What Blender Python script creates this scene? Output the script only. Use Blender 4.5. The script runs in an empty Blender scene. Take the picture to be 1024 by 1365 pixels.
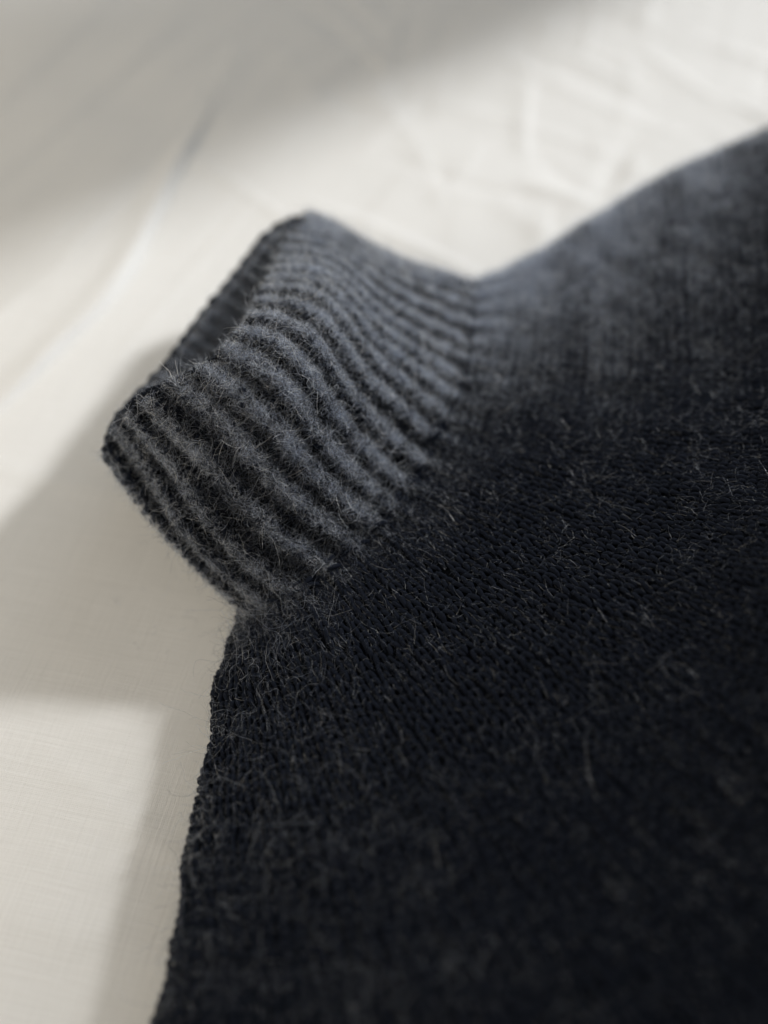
import bpy, math
import numpy as np
from mathutils import Vector, Matrix

sc = bpy.context.scene
COL = sc.collection
rng = np.random.default_rng(7)

# ------------------------------------------------------------------ camera
PITCH = math.radians(52); DIST = 0.36
cam_d = bpy.data.cameras.new('camera')
cam = bpy.data.objects.new('camera', cam_d); COL.objects.link(cam)
cam.location = (0, -DIST * math.cos(PITCH), DIST * math.sin(PITCH))
cam.rotation_euler = (math.radians(90) - PITCH, 0, 0)
cam_d.sensor_fit = 'VERTICAL'; cam_d.sensor_height = 36; cam_d.sensor_width = 27
cam_d.lens = 18 / math.tan(math.radians(24))
cam_d.clip_start = 0.005; cam_d.clip_end = 20
cam_d.dof.use_dof = True
cam_d.dof.focus_distance = 0.303
cam_d.dof.aperture_fstop = 3.2
sc.camera = cam

# ------------------------------------------------------------------ light
W = bpy.data.worlds.new('World'); sc.world = W; W.use_nodes = True
bg = W.node_tree.nodes['Background']
bg.inputs[0].default_value = (1.0, 0.975, 0.945, 1); bg.inputs[1].default_value = 0.215

SUN_AZ, SUN_EL = math.radians(27), math.radians(34.5)
SUN_DIR = Vector((math.cos(SUN_AZ) * math.cos(SUN_EL), math.sin(SUN_AZ) * math.cos(SUN_EL), math.sin(SUN_EL)))
SUN_AIM = Vector((-0.012, 0.137, 0.0))
SLIT_ROLL = 8
def aim(o, loc, to):
    o.location = loc
    o.rotation_euler = (Vector(to) - Vector(loc)).to_track_quat('-Z', 'Y').to_euler()
# low morning sunlight coming through the window, a narrow distant beam
sd = bpy.data.lights.new('window_sunbeam', 'SPOT')
sd.energy = 335; sd.color = (1.0, 0.99, 0.97); sd.shadow_soft_size = 0.19
sd.spot_size = 2 * math.atan(.225 / 3); sd.spot_blend = 0.55
so = bpy.data.objects.new('window_sunbeam', sd); COL.objects.link(so)
aim(so, SUN_AIM + SUN_DIR * 3.0, SUN_AIM); so.rotation_euler.rotate_axis('Z', math.radians(SLIT_ROLL)); so.scale = (1, 4, 1)   # a tall narrow slit of light
# the cool light of the window itself, behind the bed
ad = bpy.data.lights.new('window_glow', 'AREA')
ad.shape = 'RECTANGLE'; ad.size = 1.3; ad.size_y = 1.0; ad.energy = 5; ad.color = (0.66, 0.83, 1.0)
ao = bpy.data.objects.new('window_glow', ad); COL.objects.link(ao)
aim(ao, (0.95, 1.35, 1.25), (0, 0.1, 0))
# added fill lamp, standing in for warm light thrown back by the room on the left
rd = bpy.data.lights.new('room_bounce_fill', 'AREA')
rd.shape = 'RECTANGLE'; rd.size = 0.7; rd.size_y = 0.5; rd.energy = 3.6; rd.color = (1.0, 0.89, 0.71)
ro = bpy.data.objects.new('room_bounce_fill', rd); COL.objects.link(ro)
aim(ro, (-0.68, -0.15, 0.62), (-0.12, -0.04, 0))

sc.view_settings.view_transform = 'Standard'; sc.view_settings.look = 'None'
sc.view_settings.exposure = 0; sc.view_settings.gamma = 1
sc.cycles.max_bounces = 8; sc.cycles.use_denoising = True
sc.cycles_curves.shape = 'RIBBONS'

# ------------------------------------------------------------------ measured nets (millimetres)
BODY_NET = np.array([[[-25.1,-47.5,2.0],[-29.2,-67.1,2.0],[-30.9,-101.3,2.0],[-32.8,-132.5,2.0],[-35.2,-160.9,2.0],[-37.3,-198.2,2.0]],[[-35.7,-44.3,4.5],[-39.9,-64.8,4.5],[-41.8,-99.9,4.5],[-43.7,-131.1,4.5],[-46.1,-159.7,4.5],[-47.9,-195.1,4.5]],[[-38.5,-43.4,11.0],[-42.8,-64.1,10.0],[-44.8,-99.5,11.5],[-46.7,-130.7,12.0],[-49.1,-159.3,12.0],[-50.8,-194.3,12.0]],[[-26.3,-47.1,23.0],[-27.0,-67.6,20.0],[-26.9,-101.8,21.0],[-27.5,-133.2,22.0],[-27.2,-161.8,23.0],[-25.9,-201.5,23.0]],[[-16.7,-42.4,27.0],[-12.2,-63.8,25.0],[-6.7,-101.2,28.0],[-3.6,-135.9,30.0],[-0.3,-166.7,32.0],[3.8,-207.8,32.0]],[[-4.6,-31.2,29.0],[5.6,-52.3,29.0],[17.8,-89.8,33.0],[27.7,-126.7,37.0],[34.3,-158.8,40.0],[43.2,-202.9,42.0]],[[7.1,-13.2,30.0],[24.1,-36.5,31.0],[42.5,-73.3,37.0],[58.9,-108.2,43.0],[72.9,-142.3,49.0],[91.3,-184.0,55.0]],[[17.5,11.4,30.0],[38.3,-9.9,31.0],[64.2,-47.2,39.0],[82.3,-83.1,50.0],[97.9,-117.2,62.0],[123.1,-155.0,66.0]],[[24.1,34.5,29.0],[48.7,21.6,29.0],[78.0,-9.4,37.0],[99.9,-45.6,53.0],[115.4,-80.9,72.0],[144.7,-108.6,72.0]],[[27.7,58.1,26.0],[54.4,57.1,27.0],[89.0,43.7,33.0],[116.2,13.3,47.0],[133.6,-25.4,70.0],[170.7,-48.9,72.0]],[[32.4,83.0,18.0],[60.1,99.7,22.0],[99.8,126.3,28.0],[142.0,143.9,36.0],[189.8,161.0,46.0],[276.1,212.1,50.0]],[[34.4,89.0,8.1],[62.1,105.7,9.9],[101.8,132.3,12.6],[144.0,149.9,16.2],[191.8,167.0,20.7],[278.1,218.1,22.5]],[[31.4,85.0,4.0],[59.1,101.7,4.0],[98.8,128.3,4.0],[141.0,145.9,4.0],[188.8,163.0,4.0],[275.1,214.1,4.0]],[[32.4,69.0,2.0],[60.1,85.7,2.0],[99.8,112.3,2.0],[142.0,129.9,2.0],[189.8,147.0,2.0],[276.1,198.1,2.0]]]) / 1000.0
COLLAR_NET = np.array([[[-38.5,-43.4,11.0],[-26.3,-47.1,23.0],[-16.7,-42.4,27.0],[-4.6,-31.2,29.0],[7.1,-13.2,30.0],[17.5,11.4,30.0],[24.1,34.5,29.0],[27.7,58.1,26.0],[32.4,83.0,18.0],[27.7,68.1,6.0],[24.1,44.5,6.0],[17.5,21.4,6.0],[7.1,-3.2,6.0],[-4.6,-21.2,6.0],[-16.7,-32.4,6.0],[-26.3,-37.1,6.0]],[[-48.5,-34.1,15.0],[-38.5,-38.8,30.0],[-29.6,-35.4,37.0],[-18.7,-26.8,41.0],[-8.7,-12.3,42.0],[0.6,7.1,41.0],[7.5,31.2,37.0],[11.6,58.0,31.0],[16.8,86.6,21.0],[11.4,74.6,12.2],[6.6,53.2,11.5],[-0.4,32.1,11.0],[-9.9,10.0,11.0],[-20.0,-7.1,11.0],[-30.8,-18.9,11.3],[-39.4,-25.8,11.7]],[[-58.8,-26.7,23.0],[-50.0,-29.6,38.0],[-40.4,-27.2,47.0],[-28.6,-20.4,54.0],[-19.8,-9.9,57.0],[-12.6,8.3,55.0],[-7.2,34.3,48.0],[-3.6,62.6,38.0],[0.8,90.1,25.0],[-4.9,81.0,18.5],[-10.9,62.0,17.0],[-18.3,42.8,16.0],[-26.8,23.2,16.0],[-35.5,7.0,16.0],[-44.9,-5.4,16.5],[-52.4,-14.5,17.5]],[[-71.0,-15.2,29.0],[-62.0,-15.6,41.0],[-50.7,-18.2,54.0],[-38.6,-12.7,62.0],[-29.9,-3.9,66.0],[-22.9,14.5,64.0],[-18.6,42.3,55.0],[-17.5,72.5,42.0],[-14.9,100.0,28.0],[-21.2,87.4,24.7],[-28.4,70.7,22.5],[-36.2,53.5,21.0],[-43.7,36.5,21.0],[-51.0,21.1,21.0],[-58.9,8.1,21.8],[-65.5,-3.2,23.2]],[[-79.8,-4.5,34.0],[-73.7,-2.9,44.0],[-63.5,-5.2,57.0],[-52.7,-3.4,63.0],[-42.8,2.1,66.0],[-36.7,18.6,63.0],[-33.8,44.8,54.0],[-31.1,73.3,45.0],[-27.4,99.5,36.0],[-37.5,93.8,31.0],[-45.9,79.5,28.0],[-54.2,64.3,26.0],[-60.6,49.7,26.0],[-66.4,35.1,26.0],[-73.0,21.6,27.0],[-78.6,8.1,29.0]]]) / 1000.0
LONG_FOLD = np.array([[-67.2,278.2],[-71.3,253.0],[-75.0,223.5],[-80.6,196.0],[-85.0,176.3],[-92.1,134.3],[-100.5,99.2],[-112.1,76.7],[-125.1,52.4],[-140.6,27.3]]) / 1000.0


# ------------------------------------------------------------------ helpers
def nat_spline(Y, x):
    """natural cubic spline through Y[0..n-1] (axis 0) at the positions x; linear beyond the ends"""
    n = len(Y); sh = Y.shape[1:]; Y = Y.reshape(n, -1)
    A = np.eye(n) * 4; A[0, 0] = A[-1, -1] = 1
    for i in range(1, n - 1): A[i, i - 1] = A[i, i + 1] = 1
    r = np.zeros_like(Y); r[1:-1] = 6 * (Y[2:] - 2 * Y[1:-1] + Y[:-2])
    M = np.linalg.solve(A, r)
    x = np.asarray(x, float); i = np.clip(np.floor(x).astype(int), 0, n - 2); t = (x - i)[:, None]
    tc = np.clip(t, 0, 1)
    a = Y[i] + t * (Y[i + 1] - Y[i]) - (tc * (1 - tc)) * ((2 - tc) * M[i] + (1 + tc) * M[i + 1]) / 6
    return a.reshape((len(x),) + sh)

def mesh_obj(name, V, F, mat, parent=None, smooth=True):
    me = bpy.data.meshes.new(name)
    V = np.asarray(V, np.float32); F = np.asarray(F, np.int32)
    me.vertices.add(len(V)); me.vertices.foreach_set('co', V.ravel())
    k = F.shape[1]
    me.loops.add(F.size); me.loops.foreach_set('vertex_index', F.ravel())
    me.polygons.add(len(F))
    me.polygons.foreach_set('loop_start', np.arange(0, F.size, k, dtype=np.int32))
    me.polygons.foreach_set('loop_total', np.full(len(F), k, np.int32))
    me.update(calc_edges=True); me.validate()
    if smooth: me.polygons.foreach_set('use_smooth', np.ones(len(me.polygons), bool))
    me.materials.append(mat)
    o = bpy.data.objects.new(name, me); COL.objects.link(o)
    if parent: o.parent = parent
    return o

def grid_faces(a, b, wrap_a=False):
    i = np.arange(a if wrap_a else a - 1)[:, None]; j = np.arange(b - 1)[None, :]
    i2 = (i + 1) % a
    return np.stack([i * b + j, i2 * b + j, i2 * b + j + 1, i * b + j + 1], -1).reshape(-1, 4)

def unit(v): return v / np.maximum(np.linalg.norm(v, axis=-1, keepdims=True), 1e-12)

def hair_obj(name, P, rad, mat, parent):
    """P: strands x points x 3; rad: strands x points"""
    n, k, _ = P.shape
    cu = bpy.data.hair_curves.new(name)
    cu.add_curves([k] * n)
    cu.attributes['position'].data.foreach_set('vector', P.astype(np.float32).ravel())
    at = cu.attributes.get('radius') or cu.attributes.new('radius', 'FLOAT', 'POINT')
    at.data.foreach_set('value', rad.astype(np.float32).ravel())
    cu.materials.append(mat)
    o = bpy.data.objects.new(name, cu); COL.objects.link(o); o.parent = parent
    o['kind'] = 'stuff'
    return o

class Noise2:
    """smooth value noise on a plane"""
    def __init__(s, seed): s.g = np.random.default_rng(seed).uniform(-1, 1, (64, 64))
    def __call__(s, x, y):
        xi = np.floor(x).astype(int); yi = np.floor(y).astype(int)
        fx = x - xi; fy = y - yi; fx = fx * fx * (3 - 2 * fx); fy = fy * fy * (3 - 2 * fy)
        g = s.g; a = lambda i, j: g[(xi + i) % 64, (yi + j) % 64]
        return (a(0, 0) * (1 - fx) + a(1, 0) * fx) * (1 - fy) + (a(0, 1) * (1 - fx) + a(1, 1) * fx) * fy

# ------------------------------------------------------------------ materials
def new_mat(name):
    m = bpy.data.materials.new(name); m.use_nodes = True
    return m, m.node_tree, m.node_tree.nodes['Principled BSDF']

def wool_mat(name, base, sheen, tint):
    m, nt, b = new_mat(name)
    tc = nt.nodes.new('ShaderNodeTexCoord')
    no = nt.nodes.new('ShaderNodeTexNoise'); no.inputs['Scale'].default_value = 900; no.inputs['Detail'].default_value = 4
    nt.links.new(tc.outputs['Object'], no.inputs['Vector'])
    rp = nt.nodes.new('ShaderNodeValToRGB')
    rp.color_ramp.elements[0].color = (*[c * .6 for c in base], 1); rp.color_ramp.elements[1].color = (*[c * 1.6 for c in base], 1)
    nt.links.new(no.outputs['Fac'], rp.inputs['Fac']); nt.links.new(rp.outputs['Color'], b.inputs['Base Color'])
    b.inputs['Roughness'].default_value = .85; b.inputs['Specular IOR Level'].default_value = .04
    b.inputs['Sheen Weight'].default_value = sheen; b.inputs['Sheen Roughness'].default_value = .45
    b.inputs['Sheen Tint'].default_value = (*tint, 1)
    bp = nt.nodes.new('ShaderNodeBump'); bp.inputs['Strength'].default_value = .6; bp.inputs['Distance'].default_value = .0004
    n2 = nt.nodes.new('ShaderNodeTexNoise'); n2.inputs['Scale'].default_value = 2500; n2.inputs['Detail'].default_value = 3
    nt.links.new(tc.outputs['Object'], n2.inputs['Vector'])
    nt.links.new(n2.outputs['Fac'], bp.inputs['Height']); nt.links.new(bp.outputs['Normal'], b.inputs['Normal'])
    return m
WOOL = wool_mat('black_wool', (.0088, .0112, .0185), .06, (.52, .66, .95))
WOOL_IN = wool_mat('black_wool_ground', (.0042, .0053, .0085), .0, (.62, .70, .85))  # darker copy of the wool: paints shade into gaps between stitches

def fibre_mat(name, stops, rough, ior):
    """wool hairs: most of them dark, a few pale and shiny as painted glints"""
    m, nt, b = new_mat(name)
    nt.nodes.remove(b)
    hi = nt.nodes.new('ShaderNodeHairInfo')
    rp = nt.nodes.new('ShaderNodeValToRGB')
    cr = rp.color_ramp
    while len(cr.elements) < len(stops): cr.elements.new(.5)
    for e, (p, c) in zip(cr.elements, stops): e.position = p; e.color = (*c, 1)
    nt.links.new(hi.outputs['Random'], rp.inputs['Fac'])
    h = nt.nodes.new('ShaderNodeBsdfHairPrincipled')
    h.model = 'CHIANG'; h.parametrization = 'COLOR'
    nt.links.new(rp.outputs['Color'], h.inputs['Color'])
    h.inputs['Roughness'].default_value = rough; h.inputs['Radial Roughness'].default_value = .5
    h.inputs['Coat'].default_value = 0; h.inputs['IOR'].default_value = ior
    h.inputs['Random Roughness'].default_value = .4
    nt.links.new(h.outputs['BSDF'], nt.nodes['Material Output'].inputs['Surface'])
    return m
FIBRE = fibre_mat('wool_fibre', [(0, (.014, .018, .028)), (.45, (.05, .063, .10)), (.72, (.25, .315, .48)), (.91, (.56, .66, .90)), (1, (.9, .94, 1.0))], .24, 1.65)  # pale stops paint glints into the black wool's hair colour
STRAY = fibre_mat('stray_wool_fibre', [(0, (.05, .057, .075)), (.4, (.18, .21, .27)), (.75, (.6, .65, .74)), (1, (.95, .97, 1.0))], .13, 1.65)  # paler still: glints painted into the stray hairs

def sheet_mat():
    m, nt, b = new_mat('white_cotton')
    tc = nt.nodes.new('ShaderNodeTexCoord')
    b.inputs['Roughness'].default_value = .9; b.inputs['Specular IOR Level'].default_value = .2
    b.inputs['Sheen Weight'].default_value = .05
    # fine plain weave: two sets of threads, slubs along each
    bumps = []
    for rot, sc_ in ((12, 1.0), (102, 1.12)):
        mp = nt.nodes.new('ShaderNodeMapping'); mp.inputs['Rotation'].default_value[2] = math.radians(rot)
        nt.links.new(tc.outputs['Object'], mp.inputs['Vector'])
        wv = nt.nodes.new('ShaderNodeTexWave'); wv.inputs['Scale'].default_value = 620 * sc_
        wv.inputs['Distortion'].default_value = 6; wv.inputs['Detail'].default_value = 2; wv.inputs['Detail Scale'].default_value = .4
        nt.links.new(mp.outputs['Vector'], wv.inputs['Vector'])
        st = nt.nodes.new('ShaderNodeMapping'); st.inputs['Scale'].default_value = (1500, 45, 1)
        nt.links.new(mp.outputs['Vector'], st.inputs['Vector'])
        sl = nt.nodes.new('ShaderNodeTexNoise'); sl.inputs['Scale'].default_value = 1; sl.inputs['Detail'].default_value = 3
        nt.links.new(st.outputs['Vector'], sl.inputs['Vector'])
        mul = nt.nodes.new('ShaderNodeMath'); mul.operation = 'MULTIPLY_ADD'; mul.inputs[1].default_value = .16
        nt.links.new(wv.outputs['Fac'], mul.inputs[0]); nt.links.new(sl.outputs['Fac'], mul.inputs[2]); bumps.append(mul)
    ad_ = nt.nodes.new('ShaderNodeMath'); ad_.operation = 'ADD'
    nt.links.new(bumps[0].outputs[0], ad_.inputs[0]); nt.links.new(bumps[1].outputs[0], ad_.inputs[1])
    bp = nt.nodes.new('ShaderNodeBump'); bp.inputs['Strength'].default_value = .6; bp.inputs['Distance'].default_value = .00025
    nt.links.new(ad_.outputs[0], bp.inputs['Height']); nt.links.new(bp.outputs['Normal'], b.inputs['Normal'])
    mr = nt.nodes.new('ShaderNodeMapRange'); mr.inputs['From Min'].default_value = .75; mr.inputs['From Max'].default_value = 1.6
    nt.links.new(ad_.outputs[0], mr.inputs['Value'])
    rp = nt.nodes.new('ShaderNodeValToRGB')
    rp.color_ramp.elements[0].color = (.765, .763, .753, 1); rp.color_ramp.elements[1].color = (.85, .848, .84, 1)
    nt.links.new(mr.outputs[0], rp.inputs['Fac']); nt.links.new(rp.outputs['Color'], b.inputs['Base Color'])
    return m
SHEET = sheet_mat()

# ------------------------------------------------------------------ the bed sheet
def axis(lo, hi, step, far):
    core = np.arange(lo, hi, step); out = [core]
    k = np.cumsum(step * 1.25 ** np.arange(1, 24))
    k = k[k < far]
    return np.concatenate([(lo - k)[::-1], core, hi + k])
xs = axis(-.22, .22, .0009, .6); ys = axis(-.19, .34, .0009, .6)
X, Y = np.meshgrid(xs, ys, indexing='ij')
n1, n2, n3 = Noise2(1), Noise2(2), Noise2(3)
Z = .0022 * n1(X * 9 + 3, Y * 9 + 5) + .0008 * n2(X * 26, Y * 26)
def seg_dist(px, py, line):
    best = np.full(px.shape, 9.0); side = np.zeros(px.shape); par = np.zeros(px.shape)
    for k in range(len(line) - 1):
        a, b = line[k], line[k + 1]; d = b - a; L2 = d @ d
        t = np.clip(((px - a[0]) * d[0] + (py - a[1]) * d[1]) / L2, 0, 1)
        qx = px - a[0] - t * d[0]; qy = py - a[1] - t * d[1]; dd = np.hypot(qx, qy)
        m = dd < best
        best = np.where(m, dd, best); par = np.where(m, (k + t) / (len(line) - 1), par)
        side = np.where(m, np.sign(d[0] * qy - d[1] * qx), side)
    return best, par, side
def crease(line, h, w, asym=1.0):
    """a raised fold along a line, steeper on one side, dying out at both ends"""
    global Z
    d, t, s = seg_dist(X, Y, np.asarray(line))
    ww = np.where(s > 0, w, w * asym)
    Z = Z + h * .75 * np.exp(-(d / ww) ** 2) * np.clip(np.minimum(t, 1 - t) * 5, 0, 1) ** .7
u_ = nat_spline(LONG_FOLD, np.linspace(0, len(LONG_FOLD) - 1, 40))
crease(u_[7:], .0040, .0017, 4.5)
crease(u_[:12], .0012, .010, .18)
crg = np.random.default_rng(21)
def soft_line(x, y, ang, length, bend):
    t = np.linspace(-.5, .5, 9); a = ang + bend * t
    px = np.cumsum(np.cos(a)) * length / 9; py = np.cumsum(np.sin(a)) * length / 9
    return np.stack([x + px - px.mean(), y + py - py.mean()], 1)
# long slack folds at the upper left, running with the main one
for x, y, ang, ln, h, w in [(-.15, .27, 68, .16, .0016, .007), (-.125, .235, 63, .2, .0012, .006), (-.185, .22, 62, .2, .0014, .008),
                            (-.10, .19, 64, .18, .0009, .006), (-.135, .10, 62, .2, .0008, .005), (-.09, .13, 60, .12, .0007, .005),
                            (-.055, .17, 60, .12, .0008, .006), (-.04, .22, 62, .14, .0008, .006)]:
    crease(soft_line(x, y, math.radians(ang), ln, crg.uniform(-.3, .3)), h, w * 1.8, .3)
# crumpled area behind the collar, to the right
for k in range(46):
    x = crg.uniform(-.03, .2); y = crg.uniform(.10, .33)
    ang = math.radians(crg.choice([62, 75, 108, 130, 148]) + crg.normal(0, 9))
    crease(soft_line(x, y, ang, crg.uniform(.03, .12), crg.uniform(-.8, .8)), crg.choice([1, 1, -.7]) * crg.uniform(.0005, .0017), crg.uniform(.0025, .006), crg.uniform(.5, 1))
for k in range(40):
    x = crg.uniform(-.06, .2); y = crg.uniform(.09, .33)
    ang = math.radians(crg.choice([58, 70, 82, 118, 140, 152]) + crg.normal(0, 8))
    crease(soft_line(x, y, ang, crg.uniform(.04, .16), crg.uniform(-.5, .5)), crg.uniform(.0003, .0009), crg.uniform(.002, .004), crg.uniform(.8, 3))
for k in range(26):
    x = crg.uniform(-.2, -.02); y = crg.uniform(.03, .30)
    crease(soft_line(x, y, math.radians(crg.normal(62, 7)), crg.uniform(.06, .2), crg.uniform(-.3, .3)), crg.uniform(.0003, .0008), crg.uniform(.0013, .003), crg.uniform(.8, 4))
# nearly flat foreground: a few faint ones
for k in range(9):
    x = crg.uniform(-.2, -.05); y = crg.uniform(-.17, .02)
    crease(soft_line(x, y, math.radians(crg.normal(170, 14)), crg.uniform(.05, .1), crg.uniform(-.4, .4)), crg.uniform(.0002, .0005), crg.uniform(.004, .007))
# keep it below the garment
Z = Z - Z.max() * 0 - .0015
sheet = mesh_obj('bed_sheet', np.stack([X, Y, Z], -1).reshape(-1, 3), grid_faces(len(xs), len(ys))[:, ::-1] * 1, SHEET)
sheet['label'] = 'creased white cotton bed sheet spread under the black sweater'
sheet['category'] = 'bed sheet'

# ------------------------------------------------------------------ an unseen panel, added to shade the far left of the bed
m_bl, nt_, b_ = new_mat('shade_panel_mat'); b_.inputs['Base Color'].default_value = (.55, .54, .52, 1); b_.inputs['Roughness'].default_value = .9
sun_at = np.array(SUN_AIM + SUN_DIR * 3.0)
e1 = np.array([-.1466, .128, 0]); e2 = np.array([.059, .291, 0]); f_ = .15
p1 = e1 + (sun_at - e1) * f_; p2 = e2 + (sun_at - e2) * f_; dr = (p2 - p1) / np.linalg.norm(p2 - p1)
nn = np.array([-dr[1], dr[0], 0])
V = []
for k, a in enumerate(np.linspace(-.45, .7, 60)):
    c = p1 + dr * a + nn * .004 * math.sin(k * .9)
    for z, w in ((0, .006), (.02, .007), (.024, .001), (.9, .001)):
        V.append(c + nn * w + np.array([0, 0, z]))
    for z, w in ((.9, -.001), (.024, -.001), (.02, -.007), (0, -.006), (0, .006)):
        V.append(c + nn * w + np.array([0, 0, z]))
bl = mesh_obj('added_shade_panel', np.array(V), grid_faces(60, 9), m_bl); bl['kind'] = 'structure'

# ------------------------------------------------------------------ the sweater
sweater = bpy.data.objects.new('knitted_sweater', None); COL.objects.link(sweater)
sweater.location = (0.05, -0.02, 0)
sweater['label'] = 'black fuzzy wool sweater with a ribbed standing collar lying on the white sheet'
sweater['category'] = 'sweater'
INV = Matrix.Translation(-sweater.location)
OFF = np.array(sweater.location)

# ---- body surface S(q, r): q along the neck seam (arc length 0..1), r outwards in rows
NB, NR = 260, 240
rows_net = nat_spline(np.swapaxes(BODY_NET, 0, 1), np.linspace(0, 5, NR))        # NR x 14 x 3
ncol = BODY_NET.shape[0]
body_noise = Noise2(9)
SG = np.zeros((NR, NB, 3))
for k in range(NR):
    c = nat_spline(rows_net[k], np.linspace(0, ncol - 1, 900))
    s = np.concatenate([[0], np.cumsum(np.linalg.norm(np.diff(c, axis=0), axis=1))]); s /= s[-1]
    q = np.linspace(0, 1, NB)
    SG[k] = np.stack([np.interp(q, s, c[:, i]) for i in range(3)], -1)
def vnormals(G):
    n = np.cross(np.gradient(G, axis=1), np.gradient(G, axis=0)); n = unit(n)
    return n
NG = vnormals(SG)
if NG[NR // 2, NB // 2, 2] < 0: NG = -NG
edge = np.clip(np.minimum(np.linspace(0, 1, NB), 1 - np.linspace(0, 1, NB)) * 8 - .3, .3, 1)[None, :, None]
c0 = nat_spline(rows_net[0], np.linspace(0, ncol - 1, 900)); s0 = np.concatenate([[0], np.cumsum(np.linalg.norm(np.diff(c0, axis=0), axis=1))]); s0 /= s0[-1]
QA, QB = np.interp([2 * 899 / (ncol - 1), 10 * 899 / (ncol - 1)], np.arange(900), s0)
ph_ = 19 * (np.linspace(0, 1, NB) - QA) / (QB - QA)
run = np.exp(-np.linspace(0, 1, NR) / .075)[:, None] * np.cos((ph_ - .5) * 2 * math.pi)[None]
SG = SG + NG * (.0011 * run)[..., None]
amp = .0008 * body_noise(SG[..., 0] * 55, SG[..., 1] * 55)[..., None] + .0008 * body_noise(SG[..., 0] * 120 + 7, SG[..., 1] * 120)[..., None]
SG = SG + NG * amp * edge
wob = (1 - np.clip(np.linspace(0, 1, NB) * 7, 0, 1))[None, :]
rl = np.linspace(0, 1, NR)[:, None]
SG[..., 0] += wob * (.0009 * np.sin(rl * 21 + 1) + .0004 * np.sin(rl * 47))
NG = vnormals(SG)
if NG[NR // 2, NB // 2, 2] < 0: NG = -NG
def samp(G, q, r):
    """bilinear lookup, q in 0..1, r in 0..1"""
    a = np.clip(r, 0, 1) * (G.shape[0] - 1.001); b = np.clip(q, 0, 1) * (G.shape[1] - 1.001)
    i = a.astype(int); j = b.astype(int); u = (a - i)[:, None]; v = (b - j)[:, None]
    return (G[i, j] * (1 - u) + G[i + 1, j] * u) * (1 - v) + (G[i, j + 1] * (1 - u) + G[i + 1, j + 1] * u) * v
flip = True
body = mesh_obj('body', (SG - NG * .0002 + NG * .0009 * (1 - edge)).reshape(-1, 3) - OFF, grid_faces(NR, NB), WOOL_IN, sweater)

# ---- one leg of a knit stitch: a short bent yarn with tapered ends
def yarn_leg(side, sides=6):
    path = np.array([(.08, -.46, -.05), (.13, -.12, .24), (.21, .24, .38), (.29, .62, .30), (.37, 1.0, -.05)])
    rad = np.array([.09, .155, .175, .16, .09])
    path[:, 0] *= side
    V = []; 
    for k, (p, r) in enumerate(zip(path, rad)):
        t = path[min(k + 1, 4)] - path[max(k - 1, 0)]; t /= np.linalg.norm(t)
        e1 = np.cross(t, (0, 0, 1)); e1 /= np.linalg.norm(e1); e2 = np.cross(t, e1)
        for a in np.arange(sides) / sides * 2 * math.pi: V.append(p + r * (math.cos(a) * e1 + math.sin(a) * e2))
    F = []
    for k in range(4):
        for a in range(sides):
            b = (a + 1) % sides
            F.append((k * sides + a, k * sides + b, (k + 1) * sides + b, (k + 1) * sides + a))
    return np.array(V), np.array(F)
LV, LF = yarn_leg(-1); RV, RF = yarn_leg(1)
STV = np.concatenate([LV, RV]); STF = np.concatenate([LF, RF + len(LV)])
def stitches(O, A, B, Nn, r):
    """O origins, A width vectors, B height vectors, Nn unit normals -> joined vertex and face arrays"""
    K = len(O); J = STV[None] * (1 + r.normal(0, .07, (K, 1, 3)))
    w = np.linalg.norm(A, axis=1)[:, None, None]
    V = O[:, None] + J[..., 0:1] * A[:, None] + J[..., 1:2] * B[:, None] + J[..., 2:3] * w * Nn[:, None]
    V = V + r.normal(0, .00006, V.shape)
    F = STF[None] + (np.arange(K) * len(STV))[:, None, None]
    return V.reshape(-1, 3), F.reshape(-1, 4)

# ---- stockinette on the body: rounds of stitches, the count growing outwards
PITCH_W = .0036; COURSE = .0029
mid = SG[:, int(NB * .5)]
arc = np.concatenate([[0], np.cumsum(np.linalg.norm(np.diff(mid, axis=0), axis=1))])
n_course = int(arc[-1] / COURSE)
rr = np.interp((np.arange(n_course) + .3) * COURSE, arc, np.linspace(0, 1, NR))
O_, A_, B_, N_, Q_, K_ = [], [], [], [], [], []
cnt = None
for k, r in enumerate(rr):
    row = samp(SG, np.linspace(0, 1, 400), np.full(400, r))
    ln = np.linalg.norm(np.diff(row, axis=0), axis=1).sum()
    if cnt is None or ln / cnt > PITCH_W * 1.16: cnt = int(round(ln / (PITCH_W * .92)))
    wob = .12 * np.sin(k * .7)
    q = (np.arange(cnt) + .5 + rng.normal(0, .05, cnt)) / cnt
    R_ = r + rng.normal(0, .0006, cnt)
    p = samp(SG, q, R_); e = 1.0 / NB; f = 1.0 / NR
    du = samp(SG, q + e, R_) - samp(SG, q - e, R_); dv = samp(SG, q, R_ + f) - samp(SG, q, R_ - f)
    n = unit(samp(NG, q, R_))
    O_.append(p); A_.append(unit(du) * ln / cnt); B_.append(unit(dv) * COURSE * 1.02); N_.append(n); Q_.append(q); K_.append(R_)
O_, A_, B_, N_, Q_, K_ = map(np.concatenate, (O_, A_, B_, N_, Q_, K_))
ok = (O_[:, 1] > -.20) & (O_[:, 0] < .24) & (O_[:, 0] > -.13) & (O_[:, 2] > .004)
O_, A_, B_, N_, Q_, K_ = O_[ok], A_[ok], B_[ok], N_[ok], Q_[ok], K_[ok]
v, f = stitches(O_ - OFF, A_, B_, N_, rng)
ks = mesh_obj('knit_stitches', v, f, WOOL, body); ks['kind'] = 'stuff'
BODY_ST = (O_, A_, B_, N_, Q_, K_)

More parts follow.
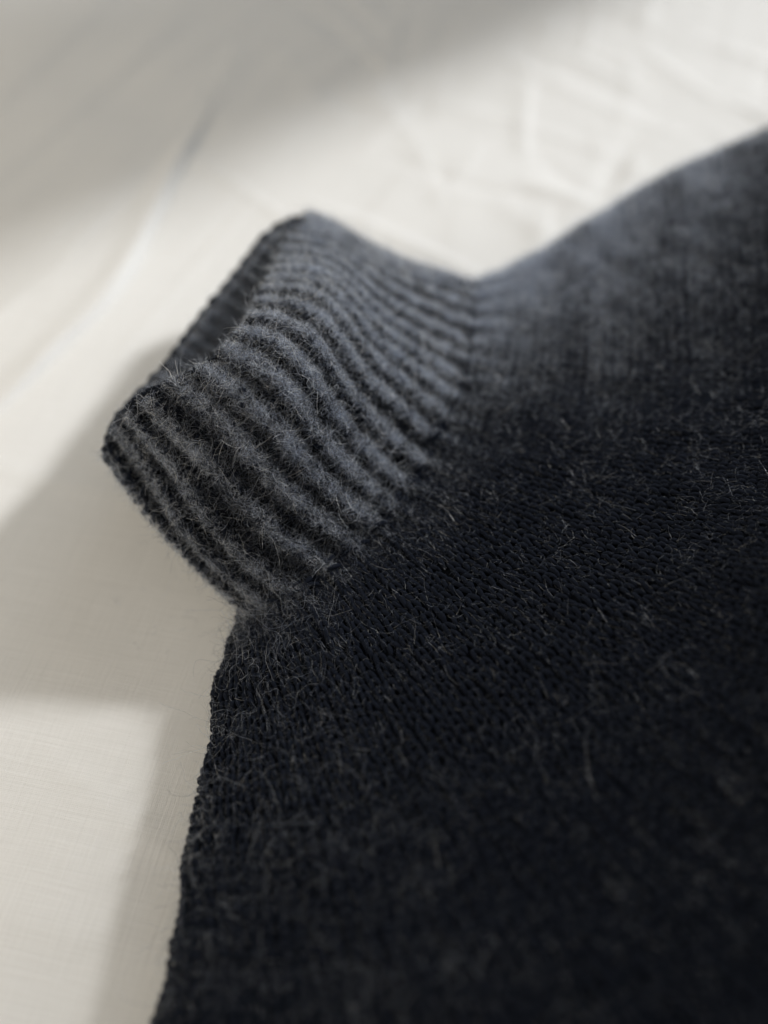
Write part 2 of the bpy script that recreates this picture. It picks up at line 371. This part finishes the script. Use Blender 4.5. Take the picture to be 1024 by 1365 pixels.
# ---- ribbed collar: a flattened tube standing off the sheet
NF = 19                                   # ribs on the front, as many on the back
NLP = COLLAR_NET.shape[1]                 # control points round each loop
NR2 = 2 * NF
NS, NT = NR2 * 12, 90
tl = nat_spline(COLLAR_NET, np.linspace(0, 4, NT))           # NT x loop x 3
CG = np.zeros((NT, NS, 3))
for k in range(NT):
    L = tl[k]; L3 = np.concatenate([L, L, L])
    def arcpts(c, num):
        s = np.concatenate([[0], np.cumsum(np.linalg.norm(np.diff(c, axis=0), axis=1))]); s /= s[-1]
        return np.stack([np.interp(np.linspace(0, 1, num, endpoint=False), s, c[:, i]) for i in range(3)], -1)
    fr = nat_spline(L3, NLP + np.linspace(0, 8, 300)); bk = nat_spline(L3, NLP + np.linspace(8, NLP, 300))
    CG[k] = np.concatenate([arcpts(fr, NS // 2), arcpts(bk, NS // 2)])
def loopnormals(G):
    ds = np.roll(G, -1, 1) - np.roll(G, 1, 1); dt = np.gradient(G, axis=0)
    return unit(np.cross(ds, dt))
CN = loopnormals(CG)
if CN[NT // 2, NS // 4, 2] < 0: CN = -CN
# smooth the normals near the folds
for _ in range(6): CN = unit(CN + .5 * np.roll(CN, 1, 1) + .5 * np.roll(CN, -1, 1))
s_ = np.arange(NS) / NS
phase = s_ * NR2 + .12 * np.sin(s_ * 40)
RIB = .0010 * np.cos((phase - .5) * 2 * math.pi)
tt = np.linspace(0, 1, NT)
fade = np.clip(.35 + tt * 4, 0, 1)[:, None]
OUT = CG + CN * (RIB[None, :] * fade)[..., None]
INN = CG + CN * (-.0046 - .8 * RIB[None, :] * fade)[..., None]
k0 = int(NT * .45)
rimdir = unit(CG[-1] - CG[-4])
LIP = RIB * .45 * (.7 + .5 * np.sin(s_ * 61) * np.sin(s_ * 23 + 1))
lip1 = CG[-1] + CN[-1] * (RIB * .8 - .0006)[:, None] + rimdir * (.0018 + .5 * LIP)[:, None]
lip2 = CG[-1] - CN[-1] * .0023 + rimdir * (.0027 + .8 * LIP)[:, None]
lip3 = CG[-1] + CN[-1] * (-.0041 - .7 * RIB)[:, None] + rimdir * (.0018 + .5 * LIP)[:, None]
shell = np.concatenate([OUT, lip1[None], lip2[None], lip3[None], INN[::-1][:NT - k0]])
SV = np.swapaxes(shell, 0, 1)             # around x along
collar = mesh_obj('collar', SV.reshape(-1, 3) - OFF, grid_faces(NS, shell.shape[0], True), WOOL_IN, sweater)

def csamp(G, s, t):
    a = np.clip(t, 0, 1) * (NT - 1.001); b = (s % 1) * NS
    i = a.astype(int); j = b.astype(int) % NS; u = (a - i)[:, None]; v = (b - np.floor(b))[:, None]; j2 = (j + 1) % NS
    return (G[i, j] * (1 - u) + G[i + 1, j] * u) * (1 - v) + (G[i, j2] * (1 - u) + G[i + 1, j2] * u) * v
RIB_ST = []
RIBC = np.interp((np.arange(NR2) + .5), phase, s_)
for m in range(NR2):
    ctr = csamp(CG, np.full(60, RIBC[m]), np.linspace(0, 1, 60)); ln = np.linalg.norm(np.diff(ctr, axis=0), axis=1).sum()
    K = int(ln / .0029); t = (np.arange(K) + .35) / K
    s = RIBC[m] + rng.normal(0, .0012, K)
    p = csamp(OUT, s, t); n = csamp(CN, s, t)
    ds = csamp(CG, s + .006, t) - csamp(CG, s - .006, t); dt = csamp(CG, s, t + .02) - csamp(CG, s, t - .02)
    wid = np.linalg.norm(csamp(CG, s + .5 / NR2, t) - csamp(CG, s - .5 / NR2, t), axis=1)
    Wd = unit(ds) * np.clip(wid * .76, .0018, .0056)[:, None]; Hd = unit(dt) * (ln / K)
    v, f = stitches(p - n * .0006 - OFF, Wd, Hd, n, rng)
    RIB_ST.append((p - n * .0006, Wd, Hd, n, np.full(K, m), t))
    mesh_obj('rib', v, f, WOOL, collar)
# purl bumps in the furrows between ribs, and the cast-off edge round the rim
O2, A2, B2, N2 = [], [], [], []
PF = np.interp(np.arange(NR2), phase, s_)
for m in range(NR2):
    K = 22; t = (np.arange(K) + .5) / K; s = PF[m] + rng.normal(0, .001, K)
    p = csamp(OUT, s, t); n = csamp(CN, s, t)
    ds = csamp(CG, s + .006, t) - csamp(CG, s - .006, t); dt = csamp(CG, s, t + .02) - csamp(CG, s, t - .02)
    O2.append(p - n * .0009); A2.append(unit(dt) * .0024); B2.append(unit(ds) * .0026); N2.append(n)
O2, A2, B2, N2 = map(np.concatenate, (O2, A2, B2, N2))
v, f = stitches(O2 - OFF, A2, B2, N2, rng)
pb = mesh_obj('purl_stitches', v, f, WOOL, collar); pb['kind'] = 'stuff'
K = 130; s = (np.arange(K) + .5) / K
p = np.stack([np.interp(s * NS, np.arange(NS), lip2[:, i]) for i in range(3)], -1)
ds = unit(np.roll(p, -1, 0) - np.roll(p, 1, 0)); n = unit(np.stack([np.interp(s * NS, np.arange(NS), rimdir[:, i]) for i in range(3)], -1))
v, f = stitches(p - n * .0008 - OFF, np.cross(ds, n) * .0034, ds * .0026, n, rng)
mesh_obj('cast_off_edge', v, f, WOOL, collar)['kind'] = 'stuff'
# picked-up stitches along the neck seam
K = 64; q = (np.arange(K) + .5) / K
p = samp(SG, q, np.full(K, .004)) + samp(NG, q, np.full(K, .004)) * .0006; n = samp(NG, q, np.full(K, .004))
ds = unit(samp(SG, q + .01, np.full(K, .004)) - samp(SG, q - .01, np.full(K, .004)))
v, f = stitches(p - OFF, np.cross(ds, n) * .0040, ds * .0036, n, rng)
mesh_obj('neck_seam', v, f, WOOL, sweater)['kind'] = 'stuff'

# ------------------------------------------------------------------ wool halo
def strands(P, Nn, T, length, k, r, lift, curl, comb=0.0):
    """curly fibres: P roots, Nn normals, T main tangents; length per strand"""
    n = len(P)
    B = np.cross(Nn, T); ang = np.where(r.random(n) < comb, r.normal(0, .45, n) + math.pi * (r.random(n) < .3), r.uniform(0, 2 * math.pi, n))
    h = np.cos(ang)[:, None] * T + np.sin(ang)[:, None] * B
    d = unit(h + Nn * lift[:, None])
    axis_ = unit(r.normal(0, 1, (n, 3)))
    pts = [P]; step = length / (k - 1)
    turn = curl * r.normal(0, 1, n)
    for j in range(k - 1):
        pts.append(pts[-1] + d * step[:, None])
        a = (turn * (.6 + .8 * r.random(n)))[:, None]
        d = unit(d * np.cos(a) + np.cross(axis_, d) * np.sin(a) + axis_ * (np.sum(axis_ * d, 1, keepdims=True) * (1 - np.cos(a))) + r.normal(0, .12, (n, 3)))
    return np.stack(pts, 1)
def taper(n, k, r0, r): 
    return (r0 * r.uniform(.6, 1.3, n))[:, None] * np.linspace(1, .55, k)[None]

hr = np.random.default_rng(5)
# on the collar: the halo sits on the ribs, a little in the furrows
RO, RA, RB, RN, RM, RT = [np.concatenate(c) for c in zip(*RIB_ST)]
tn = Noise2(33)
TUFT = np.exp(.18 * tn(RO[:, 0] * 260 + 9, RO[:, 1] * 260 + RO[:, 2] * 200) + .28 * np.random.default_rng(4).normal(0, 1, len(RO)))
def rib_roots(n, r, back=.15):
    wgt = np.where(RM < NF, np.clip(.35 + RM / 8, 0, 1), back) * TUFT; wgt = wgt / wgt.sum()  # fuzz thinned on the first ribs, so their shade is put into the shape
    i = r.choice(len(RO), n, p=wgt)
    x = np.clip(r.normal(0, .30, (n, 1)), -.66, .66)
    h = (.62 - .75 * x * x) * np.linalg.norm(RA[i], axis=1, keepdims=True)
    return RO[i] + RA[i] * x + RB[i] * r.uniform(-.5, .6, (n, 1)) + RN[i] * h * r.uniform(.75, 1.05, (n, 1)), unit(RN[i] + .9 * x * unit(RA[i])), unit(RB[i])
n = 95000
P, Nn, T = rib_roots(n, hr)
pts = strands(P, Nn, T, np.clip(hr.gamma(2, .0010, n), .0005, .008), 7, hr, hr.uniform(-.35, .5, n), .6)
r_ = taper(n, 7, .000034, hr)
n = 34000
s = hr.random(n) * .5; t = hr.random(n)
P = csamp(OUT, s, t); Nn = unit(csamp(CN, s, t)); T = unit(csamp(CG, s, t + .02) - csamp(CG, s, t - .02))
p2 = strands(P, Nn, T, np.clip(hr.gamma(3, .0009, n), .0008, .008), 7, hr, hr.uniform(-.1, .8, n), .5)
r2 = taper(n, 7, .000034, hr)
n = 60000                                  # inside of the back, seen through the opening
s = .5 + .5 * hr.random(n); t = .5 + .52 * hr.random(n)
P = csamp(INN, s, t); Nn = -unit(csamp(CN, s, t)); T = unit(csamp(CG, s, t) - csamp(CG, s, t - .03))
p3 = strands(P, Nn, T, np.clip(hr.gamma(3, .0009, n), .0008, .008), 7, hr, hr.uniform(-.1, .8, n), .5)
r3 = taper(n, 7, .000034, hr)
hair_obj('wool_fuzz', np.concatenate([pts, p2, p3]) - OFF, np.concatenate([r_, r2, r3]), FIBRE, collar)
# on the body: a thin halo, thicker round the neck; density on the far shoulder paints in sunlight
n = 250000
BQ, BR = BODY_ST[4], BODY_ST[5]
wgt = .35 + 1.7 * np.exp(-(BR / .13) ** 2) * np.clip(BQ * 2.2, .3, 1) + 26.0 * np.clip((BQ - .44) / .42, 0, 1) ** 2.4 * np.exp(-(BR / .42) ** 2)
wgt = wgt * (1 + .85 * np.exp(-BR / .07) * np.cos((19 * (BQ - QA) / (QB - QA) - .5) * 2 * math.pi))
i = hr.choice(len(BQ), n, p=wgt / wgt.sum())
O_, A_, B_, N_ = [a[i] for a in BODY_ST[:4]]
P = O_ + A_ * hr.uniform(-.5, .5, (n, 1)) + B_ * hr.uniform(-1.3, 1.3, (n, 1)) + N_ * hr.uniform(.0006, .0019, (n, 1))
pts = strands(P, N_, unit(B_), np.clip(hr.gamma(3, .0008, n), .0007, .007), 6, hr, hr.uniform(-.2, .5, n), .4, .5)
hair_obj('wool_fuzz', pts - OFF, taper(n, 6, .000028, hr), FIBRE, body)
# long stray hairs
n = 9500
P, Nn, T = rib_roots(n, hr)
pts = strands(P, Nn, T, np.clip(hr.gamma(1.7, .0019, n), .0008, .016), 10, hr, hr.uniform(-.2, .7, n), .24)
hair_obj('stray_hairs', pts - OFF, taper(n, 10, (.000048), hr), STRAY, collar)
n = 6500
i = hr.integers(0, len(BODY_ST[0]), n)
O_, A_, B_, N_ = [a[i] for a in BODY_ST[:4]]
pts = strands(O_ + N_ * .0011, N_, unit(B_), np.clip(hr.gamma(1.6, .0022, n), .001, .02), 10, hr, hr.uniform(-.05, .35, n), .13, .8)
hair_obj('stray_hairs', pts - OFF, taper(n, 10, .000046, hr), STRAY, body)
# fine curly hairs standing off the left edge and the notch below the collar, dark against the sheet
n = 1700
near = np.where((BODY_ST[4] < .20) & (BODY_ST[5] < .75))[0]
wgt = .25 + np.exp(-(BODY_ST[5][near] / .12) ** 2)
i = near[hr.choice(len(near), n, p=wgt / wgt.sum())]
O_, A_, B_, N_ = [a[i] for a in BODY_ST[:4]]
pts = strands(O_ + N_ * .0009, unit(N_ - .8 * unit(A_)), unit(B_ - A_), np.clip(hr.gamma(4, .0022, n), .004, .018), 14, hr, hr.uniform(.3, 1.0, n), .42)
hair_obj('stray_hairs', pts - OFF, taper(n, 14, .000036, hr), FIBRE, body)
# a few shed hairs lying on the sheet beside the edge
n = 60
P = np.stack([hr.uniform(-.095, -.05, n), hr.uniform(-.13, -.01, n), np.full(n, -.0004)], 1)
up = np.tile([0., 0., 1.], (n, 1)); T = unit(np.stack([hr.normal(0, 1, n), hr.normal(0, 1, n), np.zeros(n)], 1))
pts = strands(P, up, T, hr.uniform(.003, .010, n), 14, hr, np.zeros(n), .4)
pts[..., 2] = -.0004 + .25 * (pts[..., 2] + .0004)
hair_obj('stray_hairs', pts - OFF, taper(n, 14, .000028, hr), FIBRE, body)
